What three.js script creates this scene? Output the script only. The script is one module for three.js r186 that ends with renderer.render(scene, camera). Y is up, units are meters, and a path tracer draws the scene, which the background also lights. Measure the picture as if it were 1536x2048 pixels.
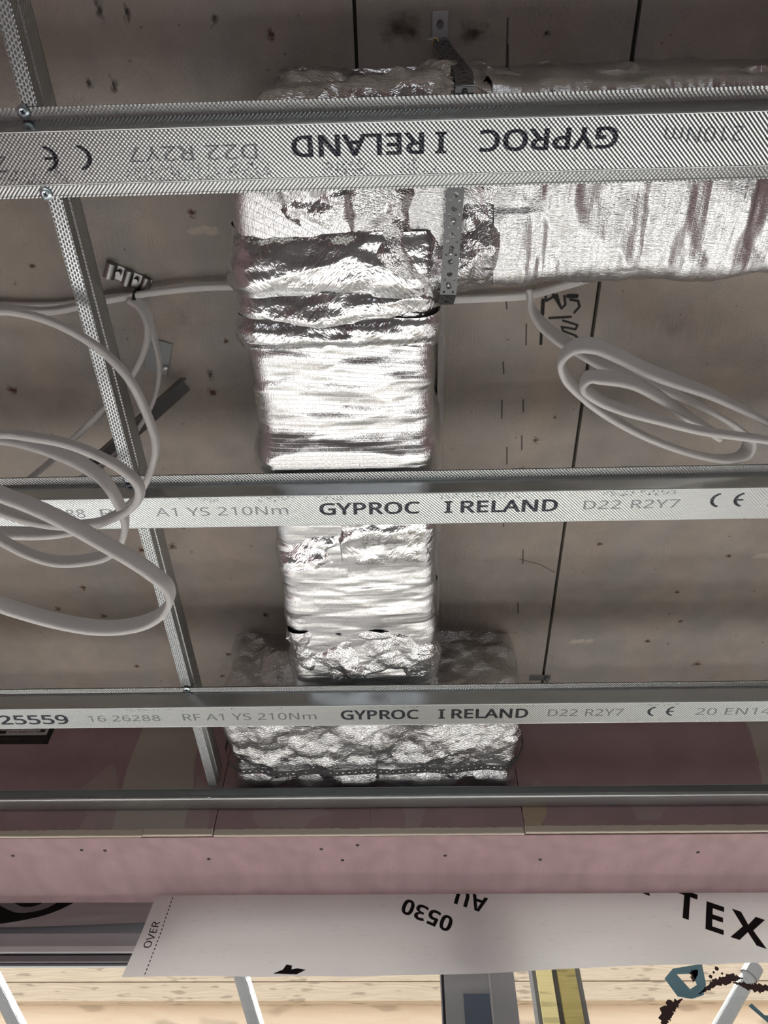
import * as THREE from 'three';
import { mergeGeometries, mergeVertices } from 'three/addons/utils/BufferGeometryUtils.js';
import { createNoise2D, createNoise3D } from 'simplex-noise';

// ───────────────────────── camera, sky, sun, exposure ─────────────────────────
const EYE = 1.6;                                   // eye height above the floor
const scene = new THREE.Scene();
const camera = new THREE.PerspectiveCamera(2 * Math.atan(1024 / 1480) * 180 / Math.PI, 1536 / 2048, 0.05, 60);
camera.position.set(0, EYE, 0);
camera.rotation.order = 'YXZ';
camera.rotation.set(54.414 * Math.PI / 180, 2.241 * Math.PI / 180, 0.873 * Math.PI / 180);

scene.background = new THREE.Color(0.90, 0.95, 1.0);        // bright, evenly hazy sky
scene.backgroundIntensity = 1.9;
const sun = new THREE.DirectionalLight(new THREE.Color(1.0, 0.985, 0.96), 36);
sun.position.set(2.6, 8.2, -3.4);                           // high in front of the window and to the right: it falls on the floor just inside the glass
sun.target.position.set(0, 0, -0.8);
sun.castShadow = true;
sun.shadow.mapSize.set(2048, 2048);
Object.assign(sun.shadow.camera, { left: -6, right: 6, top: 6, bottom: -6, near: 0.5, far: 25 });
scene.add(sun, sun.target);

const renderer = new THREE.WebGLRenderer({ antialias: true });
renderer.toneMapping = THREE.LinearToneMapping;
renderer.toneMappingExposure = 1.0;
renderer.shadowMap.enabled = true;

// ───────────────────────── helpers ─────────────────────────
const V = (x, y, z) => new THREE.Vector3(x, y, z);
const rgb = (r, g, b) => new THREE.Color().setRGB(r, g, b);
function rng(seed) { let a = seed | 0; return () => { a = (a + 0x6d2b79f5) | 0; let t = Math.imul(a ^ (a >>> 15), 1 | a); t = (t + Math.imul(t ^ (t >>> 7), 61 | t)) ^ t; return ((t ^ (t >>> 14)) >>> 0) / 4294967296; }; }
const n2 = createNoise2D(rng(11)), n3 = createNoise3D(rng(12));
const clamp = (x, a, b) => Math.min(b, Math.max(a, x));
const smooth = (a, b, x) => { const t = clamp((x - a) / (b - a), 0, 1); return t * t * (3 - 2 * t); };
const lerp = (a, b, t) => a + (b - a) * t;
const fbm = (x, y, o = 4) => { let s = 0, a = 0.5; for (let i = 0; i < o; i++) { s += a * n2(x, y); x = x * 2.03 + 7.1; y = y * 2.03 - 3.7; a *= 0.5; } return s; };

const taken = {};
function numbered(name) { const k = taken[name] = (taken[name] ?? -1) + 1; return k ? name + '_' + String(k).padStart(3, '0') : name; }
function shadows(m) { m.castShadow = m.receiveShadow = true; return m; }
function thing(name, label, category, pos = [0, 0, 0], group) {
  const o = new THREE.Group(); o.name = numbered(name); o.position.set(...pos); o.userData = { label, category };
  if (group) o.userData.group = group;
  scene.add(o); return o;
}
function single(name, geo, mat, label, category, group) {
  const o = shadows(new THREE.Mesh(geo, mat)); o.name = numbered(name); o.userData = { label, category };
  if (group) o.userData.group = group;
  scene.add(o); return o;
}
function part(parent, name, geo, mat, label) {
  const o = shadows(new THREE.Mesh(geo, mat)); o.name = name; if (label) o.userData.label = label;
  parent.add(o); return o;
}
function structGroup(name, label, category) {
  const o = new THREE.Group(); o.name = name; o.userData = { kind: 'structure', label, category }; scene.add(o); return o;
}
function struct(name, geo, mat, label, category) {
  const o = shadows(new THREE.Mesh(geo, mat)); o.name = name; o.userData = { kind: 'structure', label, category }; scene.add(o); return o;
}
// a parallelepiped: edge a->b (v), thickness vector t, length vector e (u). uv: 0..1 ; uv1: metres
function sheet(a, b, t, e) {
  const ab = b.clone().sub(a), P = (i, j, k) => a.clone().addScaledVector(ab, i).addScaledVector(t, j).addScaledVector(e, k);
  const flip = ab.clone().cross(t).dot(e) < 0, pos = [], uv = [], uv1 = [], L = e.length(), W = ab.length(), T = t.length();
  const face = (f, us, ws) => {
    const q = [f(0, 0), f(1, 0), f(1, 1), f(0, 1)], s = [[0, 0], [1, 0], [1, 1], [0, 1]];
    for (const i of flip ? [0, 2, 1, 0, 3, 2] : [0, 1, 2, 0, 2, 3]) { pos.push(...q[i].toArray()); uv.push(...s[i]); uv1.push(s[i][0] * us, s[i][1] * ws); }
  };
  face((u, v) => P(v, 0, u), L, W); face((u, v) => P(1 - v, 1, u), L, W);
  face((u, v) => P(0, 1 - v, u), L, T); face((u, v) => P(1, v, u), L, T);
  face((u, v) => P(u, v, 0), W, T); face((u, v) => P(1 - u, v, 1), W, T);
  // the mirrored face keeps its print the right way round
  for (let i = 6; i < 12; i++) { uv[i * 2 + 1] = 1 - uv[i * 2 + 1]; uv1[i * 2 + 1] = W - uv1[i * 2 + 1]; }
  const g = new THREE.BufferGeometry();
  g.setAttribute('position', new THREE.Float32BufferAttribute(pos, 3)); g.setAttribute('uv', new THREE.Float32BufferAttribute(uv, 2)); g.setAttribute('uv1', new THREE.Float32BufferAttribute(uv1, 2));
  g.computeVertexNormals(); return g;
}
const box = (x0, x1, y0, y1, z0, z1) => sheet(V(x0, y0, z0), V(x0, y1, z0), V(0, 0, z1 - z0), V(x1 - x0, 0, 0));
// box with chamfered edges
function cbox(w, h, d, r) { const s = new THREE.Shape(), x = w / 2 - r, y = h / 2 - r; s.moveTo(-x, -y); s.lineTo(x, -y); s.lineTo(x, y); s.lineTo(-x, y); s.closePath(); const g = new THREE.ExtrudeGeometry(s, { depth: d - 2 * r, bevelEnabled: true, bevelThickness: r, bevelSize: r, bevelSegments: 2 }); g.translate(0, 0, -(d - 2 * r) / 2); return g; }
// rod between two points
function rod(a, b, r, seg = 14, r2 = r) { const d = b.clone().sub(a), g = new THREE.CylinderGeometry(r2, r, d.length(), seg); g.translate(0, d.length() / 2, 0); g.applyQuaternion(new THREE.Quaternion().setFromUnitVectors(V(0, 1, 0), d.clone().normalize())); g.translate(a.x, a.y, a.z); return g; }
const merge = (list) => mergeGeometries(list.map((g) => { const c = g.index ? g.toNonIndexed() : g.clone(); for (const k of Object.keys(c.attributes)) if (!['position', 'normal', 'uv'].includes(k)) c.deleteAttribute(k); return c; }));
function canvas(w, h, draw) { const c = document.createElement('canvas'); c.width = w; c.height = h; draw(c.getContext('2d'), w, h); const t = new THREE.CanvasTexture(c); t.colorSpace = THREE.SRGBColorSpace; return t; }
function dataTex(n, m, f, srgb) {
  const d = new Uint8Array(n * m * 4);
  for (let j = 0; j < m; j++) for (let i = 0; i < n; i++) { const c = f(i / n, j / m, i, j), k = (j * n + i) * 4; if (typeof c === 'number') d[k] = d[k + 1] = d[k + 2] = clamp(c, 0, 1) * 255; else for (let q = 0; q < 3; q++) d[k + q] = clamp(c[q], 0, 1) * 255; d[k + 3] = 255; }
  const t = new THREE.DataTexture(d, n, m); t.magFilter = THREE.LinearFilter; t.minFilter = THREE.LinearMipmapLinearFilter; t.wrapS = t.wrapT = THREE.RepeatWrapping;
  if (srgb) t.colorSpace = THREE.SRGBColorSpace; t.needsUpdate = true; return t;
}
const scaled = (t, ru, rv, ch = 0) => { const c = t.clone(); c.repeat.set(ru, rv); c.channel = ch; c.wrapS = c.wrapT = THREE.RepeatWrapping; c.needsUpdate = true; return c; };

// ───────────────────────── materials ─────────────────────────
// knurled galvanised steel: rows of small dimples
const knurlTex = dataTex(128, 128, (u, v) => { const k = 2 * Math.PI * 4; return 0.5 + 0.32 * Math.cos(k * (u + v)) + 0.13 * Math.cos(k * (u - v)); });
const chainTex = dataTex(128, 128, (u, v) => { const r = Math.floor(v * 4), x = (u * 4 + (r % 2) * 0.5) % 1 - 0.5, y = (v * 4) % 1 - 0.5; return clamp(1.25 - 3.2 * Math.hypot(x, y * 1.15), 0, 1); });
const grain = dataTex(256, 256, (u, v) => { const p = 2 * Math.PI; return 0.5 + 0.3 * n3(3 * Math.cos(p * u), 3 * Math.sin(p * u), 5 * Math.sin(p * v)) + 0.2 * n3(14 * Math.cos(p * u) + 9, 14 * Math.sin(p * u), 16 * Math.sin(p * v)); });
const steel = (over = {}) => new THREE.MeshStandardMaterial({ color: rgb(0.60, 0.625, 0.62), metalness: 1, roughness: 0.34, ...over });
const M = {
  knurl: steel({ bumpMap: scaled(knurlTex, 1 / 0.0165, 1 / 0.0165, 1), bumpScale: 0.0005 }),
  chain: steel({ color: rgb(0.66, 0.70, 0.71), roughness: 0.34, bumpMap: scaled(chainTex, 1 / 0.020, 1 / 0.0120, 1), bumpScale: 0.0016 }),
  steel: steel(),
  side: steel({ roughness: 0.18 }),
  darkSteel: steel({ color: rgb(0.26, 0.27, 0.275), roughness: 0.5 }),
  clampSteel: steel({ color: rgb(0.30, 0.295, 0.29), roughness: 0.34 }),
  strap: steel({ color: rgb(0.17, 0.175, 0.18), roughness: 0.48 }),
  zinc: steel({ color: rgb(0.62, 0.72, 0.78), roughness: 0.3 }),
  brass: steel({ color: rgb(0.62, 0.50, 0.24), roughness: 0.35 }),
  black: new THREE.MeshStandardMaterial({ color: rgb(0.012, 0.012, 0.013), roughness: 0.6 }),
  cable: new THREE.MeshStandardMaterial({ color: rgb(0.72, 0.70, 0.68), roughness: 0.55, bumpMap: scaled(grain, 30, 30), bumpScale: 0.0002 }),
};
M.print = (tex) => steel({ color: 0xffffff, map: tex, bumpMap: scaled(knurlTex, 1 / 0.0165, 1 / 0.0165, 1), bumpScale: 0.00034, roughness: 0.28 });

// ───────────────────────── ceiling slab ─────────────────────────
const SLAB = EYE + 0.975;
const X0 = -1.9, X1 = 2.3, ZB = 2.6, ZW = -1.19;     // room shell
const slabTex = (() => {
  // covers x -0.85..0.85 , z 0.10 (top of canvas) .. -1.20
  const W = 2048, H = 1566, sx = W / 1.7, P = (x, z) => [(x + 0.85) * sx, (0.10 - z) * sx], r = rng(5);
  return canvas(W, H, (c) => {
    const im = c.createImageData(W, H), d = im.data;
    for (let j = 0; j < H; j++) for (let i = 0; i < W; i++) {
      const x = i / sx, y = j / sx;
      const a = fbm(x * 3.1, y * 3.1, 4), b = fbm(x * 14 + 9, y * 14, 3), f = n2(x * 420, y * 420) * 0.5 + n2(x * 900, y * 900) * 0.5, w = fbm(x * 5 + 40, y * 1.7, 3);
      let v = 1 + 0.075 * a + 0.045 * b + 0.035 * f, warm = 0.03 * w + 0.012 * b;
      const k = (j * W + i) * 4;
      d[k] = clamp(168 * v * (1 + warm), 0, 255); d[k + 1] = clamp(160 * v, 0, 255); d[k + 2] = clamp(151 * v * (1 - warm), 0, 255); d[k + 3] = 255;
    }
    c.putImageData(im, 0, 0);
    const blot = (x, z, s, col, n = 34, asp = 1) => { const [px, py] = P(x, z); for (let i = 0; i < n; i++) { const a = r() * 6.28, q = Math.pow(r(), 1.4) * s * .8; c.fillStyle = col(0.08 + 0.2 * r()); c.beginPath(); c.ellipse(px + Math.cos(a) * q, py + Math.sin(a) * q * asp, 0.6 + r() * s * 0.34, (0.6 + r() * s * 0.28) * Math.sqrt(asp), r() * .8 - .4, 0, 6.3); c.fill(); } };
    const rust = (a) => `rgba(74,42,24,${a})`, dark = (a) => `rgba(48,42,38,${a})`, pale = (a) => `rgba(196,186,172,${a})`;
    // rust-brown spots, the larger ones where they are in the photograph
    for (const [x, z, s] of [[-.257, -.229, 11], [-.385, -.761, 12], [-.541, -.918, 10], [-.248, -.921, 11], [-.562, -.468, 12], [-.271, -.478, 13], [.554, -1.062, 12], [-.439, -.768, 9], [-.462, -.177, 8], [-.596, -.662, 8], [-.136, -.043, 9], [-.345, -.33, 8], [-.21, -.33, 6], [-.42, -.34, 14], [-.24, -.40, 7], [-.48, -.29, 6], [-.56, -.85, 9], [-.62, -.90, 8], [-.36, -.72, 8], [-.33, -1.02, 8], [-.35, -1.08, 7], [-.51, -1.05, 8], [.33, -.77, 7], [.50, -.95, 6], [.45, -1.0, 8], [.48, -.88, 6], [.55, -.80, 7]]) { blot(x, z, s, rust); blot(x + .003, z, s * .6, dark, 12); }
    for (const [x, z, s] of [[.205, -.568, 11], [.17, -.05, 7], [.19, -.62, 7], [.23, -.53, 5]]) blot(x, z, s, dark, 20);
    for (const [x, z, l] of [[-.32, -.016, 30], [-.291, -.019, 22], [-.195, -.026, 9], [-.322, -.087, 26], [-.27, -.45, 20], [-.35, -.085, 9]]) blot(x, z, 7, dark, 26, l / 7);
    for (let i = 0; i < 190; i++) blot(-.83 + r() * 1.66, .08 - r() * 1.26, 1.5 + 4 * r() * r(), r() < .6 ? rust : dark, 7);
    for (let i = 0; i < 60; i++) blot(-.83 + r() * 1.66, .08 - r() * 1.26, 10 + 40 * r(), (a) => `rgba(${r() < .5 ? '92,72,60' : '92,96,96'},${a * .12})`, 16, .6 + r());
    for (const [x, z, s] of [[.005, -.04, 40], [.09, -.048, 34], [.02, -.045, 26]]) blot(x, z, s, (a) => `rgba(52,42,34,${a * .35})`, 60, .6);
    // pale plaster smears
    for (const [x, z, l] of [[-.247, -.251, 22], [.329, -.998, 26], [.611, -.801, 18], [.50, -.18, 10]]) { const [px, py] = P(x, z); for (let i = 0; i < 40; i++) { c.fillStyle = pale(.25 + .3 * r()); c.beginPath(); c.ellipse(px + (r() - .5) * 2 * l, py + (r() - .5) * 9, 2 + r() * 7, 1.5 + r() * 3, r() * .6 - .3, 0, 6.3); c.fill(); } }
    // pencil dashes along a snapped line, and the marker scrawl
    const stroke = (pts, w, col) => { c.strokeStyle = col; c.lineWidth = w; c.lineCap = 'round'; c.lineJoin = 'round'; c.beginPath(); pts.forEach(([x, z], i) => { const [px, py] = P(x, z); i ? c.lineTo(px, py) : c.moveTo(px, py); }); c.stroke(); };
    for (const [x, z, l] of [[.146, -.351, .012], [.148, -.44, .018], [.150, -.50, .03], [.163, -.58, .03], [.176, -.385, .03], [.181, -.50, .02], [.184, -.56, .025], [.166, -.70, .03], [.198, -.665, .022], [.204, -.78, .03], [.205, -.90, .025], [.168, -.64, .02], [.126, -.035, .05], [.128, -.06, .03]]) stroke([[x, z], [x + .002, z - l]], 2.2, 'rgba(40,36,33,.72)');
    stroke([[.20, -.80], [.235, -.812], [.262, -.83]], 2, 'rgba(50,45,40,.5)');
    stroke([[.1955, -.352], [.1965, -.372]], 6, 'rgba(22,20,20,.92)'); stroke([[.197, -.385], [.1985, -.414]], 4.5, 'rgba(22,20,20,.92)');
    stroke([[.196, -.338], [.2, -.353], [.213, -.345], [.219, -.36]], 4, 'rgba(26,24,24,.9)'); stroke([[.205, -.34], [.2215, -.364], [.226, -.359], [.2235, -.347]], 4, 'rgba(26,24,24,.9)');
    stroke([[.232, -.352], [.2425, -.354], [.2455, -.362], [.2395, -.370]], 4, 'rgba(26,24,24,.9)'); stroke([[.2285, -.347], [.2395, -.3475]], 7, 'rgba(26,24,24,.9)');
    stroke([[.2065, -.377], [.2355, -.376]], 4, 'rgba(26,24,24,.9)');
    stroke([[.2255, -.381], [.246, -.388], [.244, -.394], [.2245, -.390], [.2275, -.396], [.245, -.403], [.252, -.411], [.248, -.416], [.2425, -.416]], 3.6, 'rgba(26,24,24,.9)');
  });
})();
slabTex.wrapS = slabTex.wrapT = THREE.MirroredRepeatWrapping;
const slabBump = dataTex(512, 512, (u, v) => { const p = 2 * Math.PI, q = (k, o) => n3(k * Math.cos(p * u) + o, k * Math.sin(p * u), k * Math.cos(p * v) + .7 * k * Math.sin(p * v)); return 0.5 + 0.25 * q(2, 0) + 0.15 * q(9, 5) + 0.1 * q(26, 9); });
M.concrete = new THREE.MeshStandardMaterial({ map: slabTex, roughness: 0.82, bumpMap: scaled(slabBump, 6, 5), bumpScale: 0.0016 });
function slabPiece(x0, x1, z0, z1, y0, y1) {                     // uv from the plan position on the slab
  const g = box(x0, x1, y0, y1, z0, z1), p = g.attributes.position, uv = g.attributes.uv;
  for (let i = 0; i < p.count; i++) uv.setXY(i, (p.getX(i) + 0.85) / 1.7, (p.getZ(i) + 1.20) / 1.3);
  return g;
}
{
  const c = structGroup('ceiling', 'bare grey concrete ceiling slab with rust spots and dark joints', 'ceiling');
  const g = 0.0026;
  part(c, 'slab_backing', box(X0 - .2, X1 + .2, SLAB + 0.012, SLAB + 0.3, -1.55, ZB + .2), new THREE.MeshStandardMaterial({ color: rgb(0.10, 0.085, 0.07), roughness: 0.95 }));
  for (const [a, b] of [[X0, -0.041 - g], [-0.041 + g * .6, 0.268 - g], [0.268 + g, X1]]) part(c, 'slab_panel', slabPiece(a, b, -1.30, ZB, SLAB, SLAB + 0.012), M.concrete);
}

// ───────────────────────── pink plasterboard: front wall, reveal, other walls, floor ─────────────────────────
const pinkBase = [176, 150, 152];
const wallTex = (() => {
  const W = 2048, H = 512, sx = W / 1.7, sy = H / 0.30, P = (x, y) => [(x + .85) * sx, (1.0 - y) * sy], r = rng(21);   // x -.85...85 ; y .70..1.00 above the eye
  return canvas(W, H, (c) => {
    const im = c.createImageData(W, H), d = im.data;
    for (let j = 0; j < H; j++) for (let i = 0; i < W; i++) { const x = i / sx, y = j / sy, v = 1 + .05 * fbm(x * 6, y * 6, 3) + .025 * n2(x * 500, y * 500), k = (j * W + i) * 4; for (let q = 0; q < 3; q++) d[k + q] = clamp(pinkBase[q] * v, 0, 255); d[k + 3] = 255; }
    c.putImageData(im, 0, 0);
    const poly = (pts, col, jag = 3) => { c.fillStyle = col; c.beginPath(); const n = pts.length; for (let i = 0; i < n; i++) { const [ax, ay] = P(...pts[i]), [bx, by] = P(...pts[(i + 1) % n]); for (let k = 0; k < 8; k++) { const t = k / 8, px = lerp(ax, bx, t) + (r() - .5) * jag, py = lerp(ay, by, t) + (r() - .5) * jag; i || k ? c.lineTo(px, py) : c.moveTo(px, py); } } c.closePath(); c.fill(); };
    const beige = 'rgba(196,189,178,.93)', film = 'rgba(190,180,174,.5)';
    poly([[-.515, 1.0], [-.40, 1.0], [-.398, .86], [-.388, .80], [-.386, .70], [-.512, .70], [-.520, .80], [-.524, .86]], beige);
    poly([[-.60, .80], [-.555, .86], [-.545, .85], [-.53, .81], [-.515, .79], [-.515, .72], [-.575, .72], [-.565, .75]], film);
    poly([[-.386, .83], [-.355, .80], [-.345, .72], [-.386, .72]], film);
    poly([[.662, 1.0], [.665, .92], [.655, .86], [.642, .80], [.636, .70], [.85, .70], [.85, 1.0]], beige);
    poly([[-.27, .758], [-.15, .762], [-.13, .752], [-.16, .745], [-.18, .725], [-.255, .728], [-.27, .745]], film);
    poly([[-.012, .775], [.04, .775], [.028, .74], [.022, .72], [-.004, .72], [.0, .745]], film);
    poly([[.205, .78], [.25, .77], [.245, .745], [.23, .722], [.205, .72]], 'rgba(205,190,150,.6)');
    poly([[.39, .79], [.47, .79], [.455, .755], [.435, .735], [.40, .735]], film);
    poly([[.22, .80], [.265, .80], [.24, .815]], film);
    for (let i = 0; i < 120; i++) { const [px, py] = P(-.84 + 1.68 * r(), .71 + .28 * r()); c.fillStyle = `rgba(${r() < .5 ? '215,205,195' : '95,75,72'},${.12 + .2 * r()})`; c.beginPath(); c.ellipse(px, py, 1 + 5 * r() * r(), 1 + 4 * r() * r(), r() * 3, 0, 6.3); c.fill(); }
  });
})();
wallTex.wrapS = wallTex.wrapT = THREE.ClampToEdgeWrapping;
M.pinkWall = new THREE.MeshStandardMaterial({ map: wallTex, roughness: 0.85 });
M.pink = new THREE.MeshStandardMaterial({ map: (() => { const t = dataTex(512, 512, (u, v) => { const p = 6.2832, a = n3(2 * Math.cos(p * u), 2 * Math.sin(p * u), 2 * Math.sin(p * v)), b = n3(40 * Math.cos(p * u), 40 * Math.sin(p * u), 40 * Math.sin(p * v) + 12 * Math.cos(p * v)), k = 1 + .04 * a + .03 * b; return pinkBase.map((q) => q / 255 * k); }, true); return scaled(t, 2, 2, 1); })(), roughness: 0.82 });
M.core = new THREE.MeshStandardMaterial({ color: rgb(0.70, 0.63, 0.52), roughness: 0.9 });
M.block = new THREE.MeshStandardMaterial({ color: rgb(0.34, 0.33, 0.31), roughness: 0.95, bumpMap: scaled(slabBump, 4, 4, 1), bumpScale: 0.003 });
const HEAD = EYE + 0.709;                                       // underside of the reveal
const WX0 = -1.55, WX1 = 1.95, ZF = -1.40;                      // window opening, plane of the frame
function wallBoard(x0, x1, y0, y1, dz = 0) {
  const g = box(x0, x1, y0, y1, ZW + dz - .0125, ZW + dz), p = g.attributes.position, uv = g.attributes.uv;
  for (let i = 0; i < p.count; i++) uv.setXY(i, (p.getX(i) + .85) / 1.7, (p.getY(i) - EYE - .70) / .30);
  return g;
}
{
  const w = structGroup('wall_front', 'pink plasterboard wall above the window with beige filler bands', 'wall');
  const y0 = HEAD + 0.0131, y1 = SLAB + .004;
  for (const [a, b, dz] of [[X0, -.3352, 0], [-.3338, -.0628, -.0008], [-.0622, .2035, -.0004], [.2047, X1, .0006]]) part(w, 'plasterboard', wallBoard(a, b, y0, y1, dz), M.pinkWall);
  part(w, 'lintel', box(X0 - .2, X1 + .2, HEAD + .0135, SLAB + .3, -1.52, ZW - .0135), M.block);
  part(w, 'pier', box(X0 - .2, WX0, -.02, HEAD + .013, -1.52, ZW), M.pink);
  part(w, 'pier', box(WX1, X1 + .2, -.02, HEAD + .013, -1.52, ZW), M.pink);
}
{
  // lining board of the window head: cream cut edge towards the room, pink face down
  const t = structGroup('trim_1', 'pink plasterboard lining of the window head with cream cut edge', 'window reveal');
  const r = rng(8);
  part(t, 'lining_board', box(WX0, WX1, HEAD, HEAD + .0118, ZF - .02, ZW - .0012), M.pink);
  for (const [a, b, dz] of [[WX0, -.4565, 0.0005], [-.4558, -.3335, .0025], [-.3325, .2022, 0], [.2030, WX1, .0035]]) {
    const n = Math.max(6, Math.round((b - a) / .006)), sh = [];                      // the rough gypsum edge
    const up = [], lo = [];
    for (let i = 0; i <= n; i++) { const x = lerp(a + .0004, b - .0004, i / n); up.push([x, HEAD + .0128 + (r() - .5) * .0016]); lo.push([x, HEAD + .0001 + (r() - .5) * .0005]); }
    const s = new THREE.Shape(); lo.forEach(([x, y], i) => i ? s.lineTo(x, y) : s.moveTo(x, y)); up.reverse().forEach(([x, y]) => s.lineTo(x, y)); s.closePath();
    const g = new THREE.ExtrudeGeometry(s, { depth: .0012, bevelEnabled: true, bevelThickness: .0022, bevelSize: .0016, bevelOffset: -.0016, bevelSegments: 2 }); g.translate(0, 0, ZW + dz + .0010);
    part(t, 'board_edge', g, M.core, 'rough cream gypsum edge of the lining board');
  }
  const head = new THREE.CylinderGeometry(.0034, .0030, .0008, 12), dent = new THREE.MeshStandardMaterial({ color: rgb(0.05, 0.042, 0.042), roughness: .5, metalness: .5 });
  for (const [x, z] of [[-.572, -1.228], [-.531, -1.230], [-.352, -1.26], [-.149, -1.23], [-.114, -1.266], [-.085, -1.218], [.068, -1.253], [.236, -1.268], [.508, -1.247], [-.70, -1.245]]) { const m = part(t, 'drywall_screw', head, dent); m.position.set(x, HEAD - .0002, z); }
}
struct('wall_left', box(X0 - .2, X0, -.02, SLAB, ZW, ZB), M.pink, 'pink plasterboard side wall left of the ceiling frame', 'wall');
struct('wall_right', box(X1, X1 + .2, -.02, SLAB, ZW, ZB), M.pink, 'pink plasterboard side wall right of the ceiling frame', 'wall');
{
  const w = structGroup('wall_back', 'pink plasterboard wall behind the viewer with a window in it', 'wall'), a = -.8, b = 1.0, y0 = .75, y1 = 1.65;
  for (const g of [box(X0 - .2, a, -.02, SLAB, ZB, ZB + .2), box(b, X1 + .2, -.02, SLAB, ZB, ZB + .2), box(a, b, -.02, y0, ZB, ZB + .2), box(a, b, y1, SLAB, ZB, ZB + .2)]) part(w, 'plasterboard', g, M.pink);
  const f = structGroup('window_2', 'plain window in the wall behind the viewer', 'window'), m = new THREE.MeshStandardMaterial({ color: rgb(.30, .325, .335), roughness: .45 });
  for (const g of [box(a, b, y0, y0 + .06, ZB + .08, ZB + .14), box(a, b, y1 - .06, y1, ZB + .08, ZB + .14), box(a, a + .06, y0 + .06, y1 - .06, ZB + .08, ZB + .14), box(b - .06, b, y0 + .06, y1 - .06, ZB + .08, ZB + .14)]) part(f, 'frame', g, m);
  const p = new THREE.PlaneGeometry(b - a - .12, y1 - y0 - .12); p.translate((a + b) / 2, (y0 + y1) / 2, ZB + .11); part(f, 'pane', p, new THREE.MeshPhysicalMaterial({ transmission: 1, roughness: 0, thickness: 0 }));
}
struct('floor', box(X0 - .2, X1 + .2, -.2, 0, -1.5, ZB + .2), new THREE.MeshStandardMaterial({ color: rgb(0.36, 0.355, 0.35), roughness: 0.8, bumpMap: scaled(slabBump, 2, 2, 1), bumpScale: .002 }), 'grey screed floor of the room under construction', 'floor');

// ───────────────────────── furring channels (hat section, screwed to the runner above) ─────────────────────────
const WEBY = EYE + 0.760, FLY = EYE + 0.7862;
const BX0 = -1.6, BX1 = 1.9, TX0 = -0.70, TX1 = 0.65;
function printTex(draw, seed, specks) {
  const W = 2048, H = 128, sx = W / (TX1 - TX0), r = rng(seed);
  const t = canvas(W, H, (c) => {
    c.fillStyle = 'rgb(194,198,197)'; c.fillRect(0, 0, W, H);
    for (let i = 0; i < 1600; i++) { c.fillStyle = `rgba(${r() < .5 ? '235,238,238' : '165,172,172'},${.10 + .12 * r()})`; c.fillRect(r() * W, r() * H, 4 + 26 * r(), 1 + 2 * r()); }
    // word: left and right end in metres along the bar, centre and height as a share of the face
    const word = (str, xa, xb, cy, hh, weight, ink, turned) => {
      c.save(); c.translate((((xa + xb) / 2) - TX0) * sx, cy * H); if (turned) c.rotate(Math.PI);
      c.font = `${weight} 100px sans-serif`; c.textAlign = 'center'; c.textBaseline = 'middle'; c.fillStyle = ink;
      const w = c.measureText(str).width; c.scale((xb - xa) * sx / w, hh * H / 72); if (ink === INK) { c.strokeStyle = ink; c.lineWidth = 5; c.strokeText(str, 0, 4); } c.fillText(str, 0, 4); c.restore();
    };
    const ce = (xa, xb, cy, hh, ink, turned) => {
      c.save(); c.translate((((xa + xb) / 2) - TX0) * sx, cy * H); if (turned) c.rotate(Math.PI); const w = (xb - xa) * sx, h = hh * H; c.strokeStyle = ink; c.lineWidth = 6.5;
      for (const [o, e] of [[-w * .30, 0], [w * .34, 1]]) { c.beginPath(); c.ellipse(o + w * .10, 0, w * .26, h * .5, 0, Math.PI * .58, Math.PI * 1.42); c.stroke(); if (e) { c.beginPath(); c.moveTo(o - w * .14, 0); c.lineTo(o + w * .06, 0); c.stroke(); } }
      c.restore();
    };
    draw(word, ce);
    // the ink misses the dimples
    c.fillStyle = 'rgba(194,198,197,.62)';
    for (let y = 0; y < H; y += 8) for (let x = (y / 8 % 2) * 2.5; x < W; x += 5) if (r() < .62) c.fillRect(x + r(), y + r(), 1.6, 3.4);
    for (const [xa, xb, ya, yb, n] of specks) for (let i = 0; i < n; i++) { const x = lerp(xa, xb, r()), y = lerp(ya, yb, r()); if (n2(x * 9 + seed, 3) < -.1) continue; c.fillStyle = `rgba(52,55,58,${.25 + .4 * r()})`; c.fillRect((x - TX0) * sx, y * H, 1 + 1.8 * r(), 2 + 3 * r()); }
  });
  t.wrapS = t.wrapT = THREE.ClampToEdgeWrapping; return t;
}
function screwHead(parent, x, y, z, r = .0062) {                  // pan head with a cross recess, looking down
  const g = new THREE.LatheGeometry([[0, 0], [r * .45, 0], [r * .52, -.0004], [r * .60, 0], [r * .95, .0006], [r, .0016], [r * .55, .0030], [0, .0030]].map(([a, b]) => new THREE.Vector2(a, b)), 24);
  const s = part(parent, 'screw', g, M.zinc); s.position.set(x, y - .0031, z);
  const cr = merge([box(-r * .34, r * .34, -.0004, .0002, -r * .09, r * .09), box(-r * .09, r * .09, -.0004, .0002, -r * .34, r * .34)]); cr.rotateY(.5);
  part(s, 'cross_recess', cr, M.black);
}
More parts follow.
